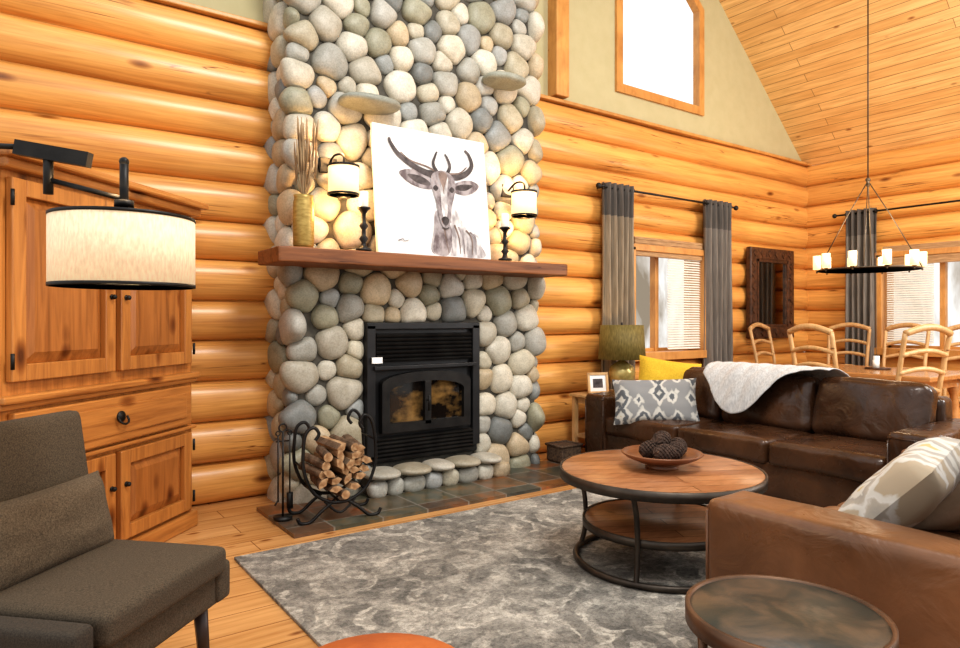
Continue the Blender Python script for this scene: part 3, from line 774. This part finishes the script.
# ------------------------------------------------------------------ accent chair: faces local -y
cc=Vector((.155,2.555,0))
t=thing('accent_chair','brown tweed upholstered accent chair with lumbar pillow','chair',cc,rz=44)
g=G(); g.rbox((0,-.06,.34),(.69,.62,.12),r=.015,n=8); part(t,'seat_frame',g,TWEED)
g=G(); g.rbox((.025,-.10,.442),(.60,.61,.10),r=.028,puff=(0,0,.010),n=12); part(t,'seat_cushion',g,TWEED)
g=G(); g.rbox((.02,.255,.655),(.72,.12,.60),r=.03,puff=(0,.012,0),n=12,rot=R(x=-9)); part(t,'backrest',g,TWEED)
for sx in(-1,1):
    g=G(); g.rbox((sx*.335,-.055,.385 if sx<0 else .355),(.085,.66,.20 if sx<0 else .14),r=.02,n=10); part(t,'arm',g,TWEED if sx>0 else CHARC,'low charcoal upholstered arm')
for sx in(-1,1):
    for sy,ty in((-.31,-.33),(.22,.28)):
        g=G(); g.tube([(sx*.29,sy,.30),(sx*.30,ty,0)],[.032,.02],4); part(t,'leg',g,LEGW,'dark tapered wood leg')
g=G(); g.pillow((.02,.10,.60),.62,.28,.17,rot=R(x=-14)); part(t,'lumbar_pillow',g,TWEEDP,'lighter brown tweed lumbar pillow')

# orange ottoman
t=thing('ottoman','round burnt-orange leather ottoman','ottoman',(.725,1.43,0))
g=G(); g.lathe([(0,.06),(.235,.06),(.255,.1),(.262,.36),(.255,.42),(.232,.452),(.14,.467),(0,.472)],seg=44); part(t,'cushion_body',g,ORANGE)
g=G(); g.torus((0,0,.405),.258,.006,44,6); part(t,'piping',g,ORANGE)
for a in(45,135,225,315):
    part(t,'leg',G().cyl((.17*math.cos(math.radians(a)),.17*math.sin(math.radians(a)),.03),.018,.062,10),LEGW)

g=G(); g.box((2.635,2.3,.008),(3.21,2.86,.016),bev=.003)
solo('area_rug','distressed grey and cream patterned area rug','rug',g,RUG)
RZ=.0165
# ------------------------------------------------------------------ coffee table
t=thing('coffee_table','round two-tier coffee table, plank top and iron frame','coffee table',(2.87,2.355,RZ))
TH=.475
part(t,'table_top',G().cyl((0,0,TH),.522,.036,72,bev=.006),TTOP,'reddish plank wood top')
g=G(); g.ring((0,0,TH-.007),.533,.522,.05,72); part(t,'rim',g,IRON,'dark iron rim band')
part(t,'shelf',G().cyl((0,0,.205),.40,.03,64,bev=.005),[TTOP])
part(t,'shelf_rim',G().ring((0,0,.205),.41,.40,.04,64),[IRON])
part(t,'base_ring',G().torus((0,0,.018),.445,.017,72,8),IRON)
for k in range(4):
    a=math.radians(25+90*k); c,s=math.cos(a),math.sin(a)
    P=smoothpath([(.49*c,.49*s,TH-.02),(.435*c,.435*s,.34),(.418*c,.418*s,.205),(.425*c,.425*s,.1),(.445*c,.445*s,.02)],6)
    part(t,'leg',G().tube(P,.014,8),IRON)
bz=RZ+TH+.019
BX,BY=2.88,2.35
t=thing('wooden_bowl','shallow footed wooden bowl on the coffee table','bowl',(BX,BY,bz))
part(t,'bowl_body',G().lathe([(0,0),(.085,0),(.09,.01),(.07,.02),(.13,.035),(.19,.06),(.214,.08),(.208,.086),(.18,.07),(.12,.045),(0,.035)],seg=48),BOWL)
def cone():
    g=G(); n=110
    g.sph((0,0,0),(.028,.028,.045),seg=12,rings=8)
    for i in range(n):
        f=(i+.5)/n; z=-.048+.1*f; r=.046*math.sin(pi*min(1,(f*.86+.1)))**.7; a=i*2.39996
        sz=.016*(1.1-f*.5)
        rot=Matrix.Rotation(a,3,'Z')@Matrix.Rotation(math.radians(-25-30*f),3,'Y')
        g.add([(-sz,-sz*.6,-.002),(-sz,sz*.6,-.002),(sz,-sz*.75,0),(sz,sz*.75,0),(sz*1.15,0,.004),(-sz,0,-.008),(sz*.8,0,-.008)],
              [(0,2,4,3,1),(0,5,6,2),(5,1,3,6),(2,6,4),(6,3,4)],0,False,rot,(r*math.cos(a)*.75,r*math.sin(a)*.75,z))
    return g
pc=solo('pinecone','dark brown open pinecone in the wooden bowl','pinecone',cone(),CONE,(BX-.06,BY+.03,bz+.10),group='pinecones in the bowl')
for x,y,z,r in ((.05,.07,.10,(1.2,.3,0)),(.02,-.07,.10,(.4,1.3,.5)),(-.08,-.08,.10,(1.4,0,1)),(.11,-.02,.105,(1.0,1.0,2)),(0,0,.15,(1.3,.4,1.6))):
    dup(pc,(BX+x,BY+y,bz+z),r)
pc.rotation_euler=(1.2,.5,.4)

# ------------------------------------------------------------------ sofas, face local -y
def sofa(name,label,loc,rz,W,n,mat,D=.98,backz=0):
    t=thing(name,label,'sofa',loc,rz)
    aw=.235; ins_=W-2*aw; cw=ins_/n
    g=G(); g.rbox((0,.0,.19),(W-.06,D-.06,.24),r=.02,n=10); part(t,'seat_frame',g,mat)
    g=G(); g.rbox((0,D/2-.105,.49+backz/2),(ins_+.04,.19,.56+backz),r=.045,n=12); part(t,'backrest',g,mat)
    for sx in(-1,1):
        x=sx*(W/2-aw/2)
        g=G(); g.rbox((x,0,.35),(aw,D,.55),r=.032,puff=(.004,.004,.006),n=20,wob=.005)
        a=part(t,'arm',g,mat)
        g=G()
        hx,hy,hz=aw/2-.012,D/2-.003,.245
        for s2 in(-1,1):
            g.tube([(x+s2*hx,-hy,.35-hz),(x+s2*hx,-hy,.35+hz-.02)],.006,6)
        g.tube([(x-hx,-hy,.35+hz-.005),(x+hx,-hy,.35+hz-.005)],.006,6)
        part(t,'arm_piping',g,mat)
    for i in range(n):
        cx=-ins_/2+cw*(i+.5)
        g=G(); g.rbox((cx,-.11-(D-.98)*.1,.375),(cw-.008,D-.22-(D-.98)*.2,.17),r=.04,puff=(0,.012,.015),n=22,wob=.012,wf=4.5); part(t,'seat_cushion',g,mat)
    for i in range(n):
        cx=-ins_/2+cw*(i+.5)
        g=G(); g.rbox((cx,D/2-.30,.645+backz),(cw-.01,.20,.43),r=.065,puff=(0,.03,.012),n=24,rot=R(x=-15),wob=.022,wf=4.5); part(t,'back_cushion',g,mat)
    for sx in(-1,1):
        for sy in(-1,1):
            g=G(); g.box((sx*(W/2-.09),sy*(D/2-.09),.04),(.07,.07,.08)); part(t,'leg',g,LEGW,'dark block foot')
    return t
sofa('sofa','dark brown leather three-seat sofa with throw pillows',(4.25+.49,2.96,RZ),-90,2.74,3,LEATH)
sofa('loveseat','brown leather loveseat beside the round side table',(3.05,.94,RZ),180,1.84,2,LEATHLIT,D=1.2,backz=-.03)
o=solo('throw_pillow','grey and cream ikat patterned lumbar pillow on sofa','pillow',G().pillow((0,0,0),.70,.41,.17),IKAT,(4.45,3.70,.62),group='sofa pillows')
o.rotation_euler=(math.radians(-28),math.radians(-2),math.radians(-46))
o=solo('throw_pillow','mustard yellow square pillow in the sofa corner','pillow',G().pillow((0,0,0),.54,.46,.15),YEL,(4.78,3.84,.735),group='sofa pillows')
o.rotation_euler=(math.radians(-20),math.radians(8),math.radians(-48))
o=solo('throw_pillow','plain beige pillow on the loveseat','pillow',G().pillow((0,0,0),.46,.42,.14),M('tan_pillow',(.46,.36,.25),(.66,.57,.45),sc=(7,7,7),rough=.9),(3.10,1.0,.62),group='loveseat pillows')
o.rotation_euler=(math.radians(38),math.radians(8),math.radians(-10))
o=solo('throw_pillow','large cream ikat patterned pillow on the loveseat','pillow',G().pillow((0,0,0),.58,.48,.20),IKATC,(2.74,1.13,.645),group='loveseat pillows')
o.rotation_euler=(math.radians(42),math.radians(-4),math.radians(10))
# throw blanket
g=G(); prof=[(5.26,.60),(5.25,.74),(5.18,.835),(5.05,.895),(4.93,.925),(4.82,.91),(4.745,.85),(4.70,.77),(4.67,.67),(4.655,.60),(4.645,.54)]
pp=smoothpath([(x,0,z) for x,z in prof],4); n=len(pp); m=60; vs=[];fs=[]
for j in range(m+1):
    v=j/m; y=3.42-.98*v
    reach=.54+.46*math.exp(-((v-.36)/.27)**2)-.06*v
    for i in range(n):
        s=.12+ (i/(n-1))*(reach-.12)
        k=s*(n-1); a=int(min(k,n-2)); p=pp[a].lerp(pp[a+1],k-a)
        d=.009*math.sin(v*30+s*9)+.016*noise.noise(Vector((v*5,s*4,0)))
        vs.append((p.x-abs(d)-.022,y+.07*(s-.5)*math.sin(v*6),p.z+abs(d)*.7+.020))
for j in range(m):
    for i in range(n-1): fs.append((j*n+i,j*n+i+1,(j+1)*n+i+1,(j+1)*n+i))
g.add(vs,fs,0,True)
o=solo('throw_blanket','cream knitted throw draped over the sofa back','blanket',g,THROW)
md=o.modifiers.new('thick','SOLIDIFY'); md.thickness=.006; md.offset=1

# ------------------------------------------------------------------ round side table
t=thing('side_table','round side table with slate-look top and bronze rim','side table',(1.645,.945,RZ))
part(t,'table_top',G().cyl((0,0,.520),.236,.02,64,bev=.003),SLTOP,'mottled dark slate top')
part(t,'rim',G().ring((0,0,.512),.248,.235,.045,64),BRZ,'dark bronze metal rim')
for k in range(3):
    a=math.radians(30+120*k); c,s=math.cos(a),math.sin(a)
    part(t,'leg',G().tube([(.225*c,.225*s,.5),(.19*c,.19*s,.02)],.012,8),BRZ)
part(t,'base_ring',G().torus((0,0,.014),.19,.013,48,8),BRZ)

# ------------------------------------------------------------------ end table, lamp, frame
t=thing('end_table','small wooden end table behind the sofa arm','end table',(4.80,4.54,0))
part(t,'table_top',G().box((0,0,.585),(.74,.36,.03),bev=.006),OAK)
part(t,'apron',G().box((0,0,.54),(.66,.28,.06)),OAK)
for sx in(-1,1):
    for sy in(-1,1): part(t,'leg',G().box((sx*.33,sy*.14,.285),(.045,.045,.57),bev=.004),OAK)
part(t,'shelf',G().box((0,0,.2),(.66,.28,.025)),OAK)
t=thing('table_lamp','olive drum shade table lamp with mercury glass base','lamp',(4.92,4.50,.601))
part(t,'lamp_base',G().lathe([(0,0),(.08,0),(.08,.015),(.03,.03),(.07,.06),(.12,.12),(.13,.19),(.11,.25),(.05,.29),(.018,.31),(.018,.36),(0,.36)],seg=32),LAMPB)
part(t,'lamp_shade',G().lathe([(.228,.32),(.208,.65),(.204,.65),(.224,.32),(.228,.32)],seg=48),OLIVE)
part(t,'finial',G().cyl((0,0,.65),.01,.05,10).tube([(-.205,0,.63),(.205,0,.63)],.004,5),BLACK)
l=bpy.data.lights.new('table_lamp_light','POINT'); l.energy=5; l.color=(1,.70,.36); l.shadow_soft_size=.04
lo=bpy.data.objects.new('table_lamp_light',l); link(lo,t); lo.location=(0,0,.47)
t=thing('picture_frame','small framed print standing on the end table','picture frame',(4.60,4.50,.602))
t.rotation_euler=(math.radians(-8),0,math.radians(-20))
g=G(); 
for c,d in (((0,0,.012),(.21,.02,.024)),((0,0,.19),(.21,.02,.024)),((-.095,0,.1),(.022,.02,.2)),((.095,0,.1),(.022,.02,.2))): g.box(c,d)
part(t,'frame',g,OAK); part(t,'print',G().box((0,.004,.1),(.18,.006,.16)),WHITE); part(t,'image',G().box((0,-.0005,.1),(.10,.003,.085)),D1)

# ------------------------------------------------------------------ curtains
def curtain(axis,pos,a0,a1,z0,z1,label,low,folds=5):
    g=G(); nA=60; Z=[z0+(z1-z0)*k/24 for k in range(25)]; vs=[]
    for z in Z:
        f=(z-z0)/(z1-z0)
        for i in range(nA+1):
            u=i/nA; a=a0+(a1-a0)*u
            w=.045*math.sin(u*folds*2*pi)+.01*math.sin(u*23+z*2)
            vs.append((a,pos+w,z) if axis==0 else (pos+w,a,z))
    for j in range(24):
        mi=1 if Z[j]>z1-.42 else 0
        for i in range(nA):
            g.f.append([j*(nA+1)+i,j*(nA+1)+i+1,(j+1)*(nA+1)+i+1,(j+1)*(nA+1)+i]); g.m.append(mi); g.s.append(True)
    g.v=vs
    t=thing('curtain',label,'curtain',((a0+a1)/2,pos,0) if axis==0 else (pos,(a0+a1)/2,0),group='dining window curtains' if axis else 'side window curtains')
    o=part(t,'fabric',g,[low,CURTT]); o.location=(-t.location.x,-t.location.y,0)
    md=o.modifiers.new('t','SOLIDIFY'); md.thickness=.004
    for k in range(folds+1):
        a=a0+(a1-a0)*k/folds-(a0+a1)/2
        part(t,'grommet',G().torus((a,0,z1-.045) if axis==0 else (0,a,z1-.045),.026,.005,16,6,rot=R(y=90) if axis==0 else R(x=90)),BLACK)
curtain(0,4.79,4.97,5.40,.05,2.70,'taupe curtain panel with dark top band beside the window',CURT)
curtain(0,4.79,6.64,7.12,.05,2.70,'grey-taupe curtain panel with dark top band',CURTD)
curtain(1,8.98,3.96,4.33,.05,2.72,'grey curtain panel at the dining window',CURTD)
def rod(label,p0,p1,mid):
    t=thing('curtain_rod',label,'curtain rod',p0)
    d=Vector(p1)-Vector(p0)
    part(t,'rod',G().tube([(0,0,0),tuple(d)],.012,10),BLACK)
    part(t,'finial',G().sph((0,0,0),.03,seg=12,rings=8),BLACK); part(t,'finial',G().sph(tuple(d),.03,seg=12,rings=8),BLACK)
    for f in(.04,.96):
        q=d*f; w=(0,.15,0) if abs(d.x)>abs(d.y) else (.15,0,0)
        part(t,'bracket',G().tube([tuple(q),tuple(q+Vector(w))],.008,8),BLACK)
rod('black iron curtain rod over the side window',(4.90,4.79,2.655),(7.24,4.79,2.655),0)
rod('black iron curtain rod over the dining window',(8.98,4.48,2.675),(8.98,1.3,2.675),0)
def blind(axis,pos,a0,a1,z0,z1,slat,label,hw=.14):
    t=thing('window_blind',label,'blind',((a0+a1)/2,pos,z1) if axis==0 else (pos,(a0+a1)/2,z1))
    L_=a1-a0
    g=G(); g.box((0,0,-hw/2),(L_,.05,hw) if axis==0 else (.05,L_,hw)); 
    for k in range(4): g.box((0,-.028 if axis==0 else 0,-hw*.2*k-.02),(L_,.008,.012) if axis==0 else (.06,L_,.012))
    part(t,'valance',g,WOVEN,'woven brown valance')
    if slat:
        s0,s1,zz=slat; g=G(); z=z1-hw
        mid=(a0+a1)/2
        while z>zz:
            c=((s0+s1)/2-mid)
            g.box((c,0,z-z1) if axis==0 else (0,c,z-z1),(s1-s0,.03,.003) if axis==0 else (.03,s1-s0,.003),rot=R(x=38) if axis==0 else R(y=-38)); z-=.028
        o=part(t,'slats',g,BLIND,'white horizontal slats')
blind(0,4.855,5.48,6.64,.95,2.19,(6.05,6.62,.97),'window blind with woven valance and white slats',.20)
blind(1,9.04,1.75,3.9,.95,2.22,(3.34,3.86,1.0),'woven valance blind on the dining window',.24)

# ------------------------------------------------------------------ mirror
t=thing('wall_mirror','dark carved wood framed mirror on the log wall','mirror',(8.06,4.83,1.64))
g=G()
for c,d in (((0,0,.5),(1.0,.07,.15)),((0,0,-.5),(1.0,.07,.15)),((-.425,0,0),(.15,.07,.9)),((.425,0,0),(.15,.07,.9))): g.box(c,d,bev=.015)
for k in range(6):
    z=-.36+k*.145
    for x in(-.425,.425): g.box((x,-.035,z),(.07,.02,.07),rot=R(y=45),bev=.005)
for k in range(6):
    x=-.4+k*.16
    for z in(-.5,.5): g.box((x,-.035,z),(.07,.02,.07),rot=R(y=45),bev=.005)
g.box((0,-.01,.41),(.70,.05,.03)); g.box((0,-.01,-.41),(.70,.05,.03)); g.box((-.335,-.01,0),(.03,.05,.85)); g.box((.335,-.01,0),(.03,.05,.85))
part(t,'frame',g,DARKW)
part(t,'glass',G().box((0,.01,0),(.74,.03,.88)),M('antique_mirror',(.42,.40,.38),(.50,.48,.45),sc=(3,3,3),rough=.06,metal=1),'dim antique mirror glass')

# ------------------------------------------------------------------ dining
t=thing('dining_table','long polished wood dining table','dining table',(7.28,3.43,0))
part(t,'table_top',G().box((0,0,.765),(1.12,1.84,.05),bev=.012),TABW)
part(t,'apron',G().box((0,0,.69),(.92,1.6,.09)),TABW)
for sx in(-1,1):
    for sy in(-1,1): part(t,'leg',G().lathe([(.045,0),(.055,.05),(.04,.12),(.05,.35),(.035,.55),(.055,.6),(.055,.72)],(sx*.42,sy*.76,0),16),TABW)
def chair(loc,rz):
    t=thing('dining_chair','light oak dining chair with slatted back','chair',loc,rz,group='dining chairs')
    part(t,'seat',G().rbox((0,0,.455),(.46,.44,.035),r=.014,n=6),OAK)
    H=1.19
    for sx in(-1,1):
        part(t,'leg',G().tube([(sx*.2,-.19,.44),(sx*.205,-.2,0)],[.022,.018],8),OAK)
        part(t,'leg',G().tube(smoothpath([(sx*.21,.25,0),(sx*.21,.2,.44),(sx*.215,.23,.8),(sx*.225,.31,H)],5),.02,8),OAK)
    g=G()
    for z,y,hh,r in((H,.31,.04,.028),(.70,.215,.03,.02),(.86,.245,.03,.02),(1.01,.275,.03,.02)):
        P=smoothpath([(-.225,y,z),(-.1,y+.02,z+hh),(0,y+.025,z+hh*1.3),(.1,y+.02,z+hh),(.225,y,z)],4)
        g.tube(P,r,8)
    part(t,'backrest',g,OAK)
    g=G(); g.tube([(-.2,-.19,.2),(-.2,.22,.2)],.012,6); g.tube([(.2,-.19,.2),(.2,.22,.2)],.012,6); g.tube([(-.2,0,.2),(.2,0,.2)],.012,6)
    part(t,'stretcher',g,OAK)
    return t
c0=chair((7.66,4.42,0),4)
for x,y,r in ((6.28,3.14,78),(8.20,3.42,-90),(8.25,2.80,-88),(6.26,2.60,158),(8.22,4.02,-80)): dup(c0,(x,y,0),(0,0,math.radians(r)))
t=thing('candle_centerpiece','small glass candle holders on the dining table','centerpiece',(7.4,3.25,.791))
part(t,'tray',G().cyl((0,0,.008),.12,.014,24),DARKW)
part(t,'candle',G().cyl((-.04,0,.055),.03,.08,16),CREAM); part(t,'candle',G().cyl((.04,.03,.075),.03,.12,16),CREAM)
# chandelier
CX,CY=7.30,3.30; ctop=rz_(CX)
t=thing('chandelier','slim bronze ring chandelier with frosted glass cups','chandelier',(CX,CY,1.82))
part(t,'rod',G().tube([(0,0,.93),(0,0,ctop-1.82-.02)],.007,8),IRON)
part(t,'canopy',G().cyl((0,0,ctop-1.82-.06),.07,.05,20),IRON)
g=G(); g.ring((0,0,0),.475,.468,.014,64); g.sph((0,0,.93),.025,seg=12,rings=8); g.cyl((0,0,.9),.016,.08,12)
for k in range(4):
    a=math.radians(20+90*k); c,s=math.cos(a),math.sin(a)
    g.tube([(0,0,.92),(.2*c,.2*s,.55),(.468*c,.468*s,.01)],.005,6)
part(t,'ring_frame',g,BRONZE)
for k in range(10):
    a=math.radians(8+36*k); c,s=math.cos(a)*.472,math.sin(a)*.472
    part(t,'cup_holder',G().cyl((c,s,.011),.022,.006,16).cyl((c,s,-.010),.008,.025,10),BRONZE)
    part(t,'glass_cup',G().ring((c,s,.09),.040,.035,.145,20).cyl((c,s,.055),.018,.06,10),GLASSW,'frosted lit glass cup')
l=bpy.data.lights.new('chandelier_light','POINT'); l.energy=30; l.color=(1,.8,.55); l.shadow_soft_size=.3
lo=bpy.data.objects.new('chandelier_light',l); link(lo,t); lo.location=(0,0,.35)

# ------------------------------------------------------------------ lights / world
w=bpy.data.worlds.new('World'); SC.world=w; w.use_nodes=True; nt=w.node_tree; bg=nt.nodes['Background']
tc=nt.nodes.new('ShaderNodeTexCoord'); mp=nt.nodes.new('ShaderNodeMapping'); mp.inputs['Scale'].default_value=(26,26,6)
nt.links.new(tc.outputs['Generated'],mp.inputs['Vector'])
nf=_noise(nt,mp.outputs['Vector'],1,5,.7)
woods=_ramp(nt,nf,[(.36,(.30,.25,.19)),(.46,(.56,.51,.45)),(.58,(.86,.85,.82))])
sx_=nt.nodes.new('ShaderNodeSeparateXYZ'); nt.links.new(tc.outputs['Generated'],sx_.inputs[0])
up=_ramp(nt,sx_.outputs['Z'],[(.12,(0,0,0)),(.28,(.95,.95,.95))])
cc_=_mix(nt,woods,(.98,.99,1.0),up,'MIX')
nt.links.new(cc_,bg.inputs['Color']); bg.inputs['Strength'].default_value=1.08
def area(name,loc,target,size,e,col):
    l=bpy.data.lights.new(name,'AREA'); l.size=size[0]; l.shape='RECTANGLE'; l.size_y=size[1]; l.energy=e; l.color=col
    o=bpy.data.objects.new(name,l); link(o); o.location=loc
    d=Vector(target)-Vector(loc); o.rotation_euler=d.to_track_quat('-Z','Y').to_euler()
area('room_fill',(2.2,.8,5.2),(3.0,4.2,.8),(1.2,1.0),155,(1,.96,.90))  # added fill lamp for even room light; no fixture there
area('dining_fill',(6.6,.2,4.0),(8.0,4,1.8),(1,1),100,(1,.95,.87))  # out-of-view fill lamp, added to brighten the dining end
area('sofa_fill',(7.6,-.6,2.6),(4.4,2.8,.6),(1.4,1.1),80,(.95,.98,1))  # cool lamp added out of view to light the sofa; no window there

cam=bpy.data.cameras.new('Camera'); co=bpy.data.objects.new('Camera',cam); link(co)
cam.sensor_width=36; cam.lens=670/960*36; cam.shift_y=-4/960
co.location=(0,0,1.3); co.rotation_euler=(pi/2,0,-math.radians(35.6)); cam.clip_start=.05
SC.camera=co
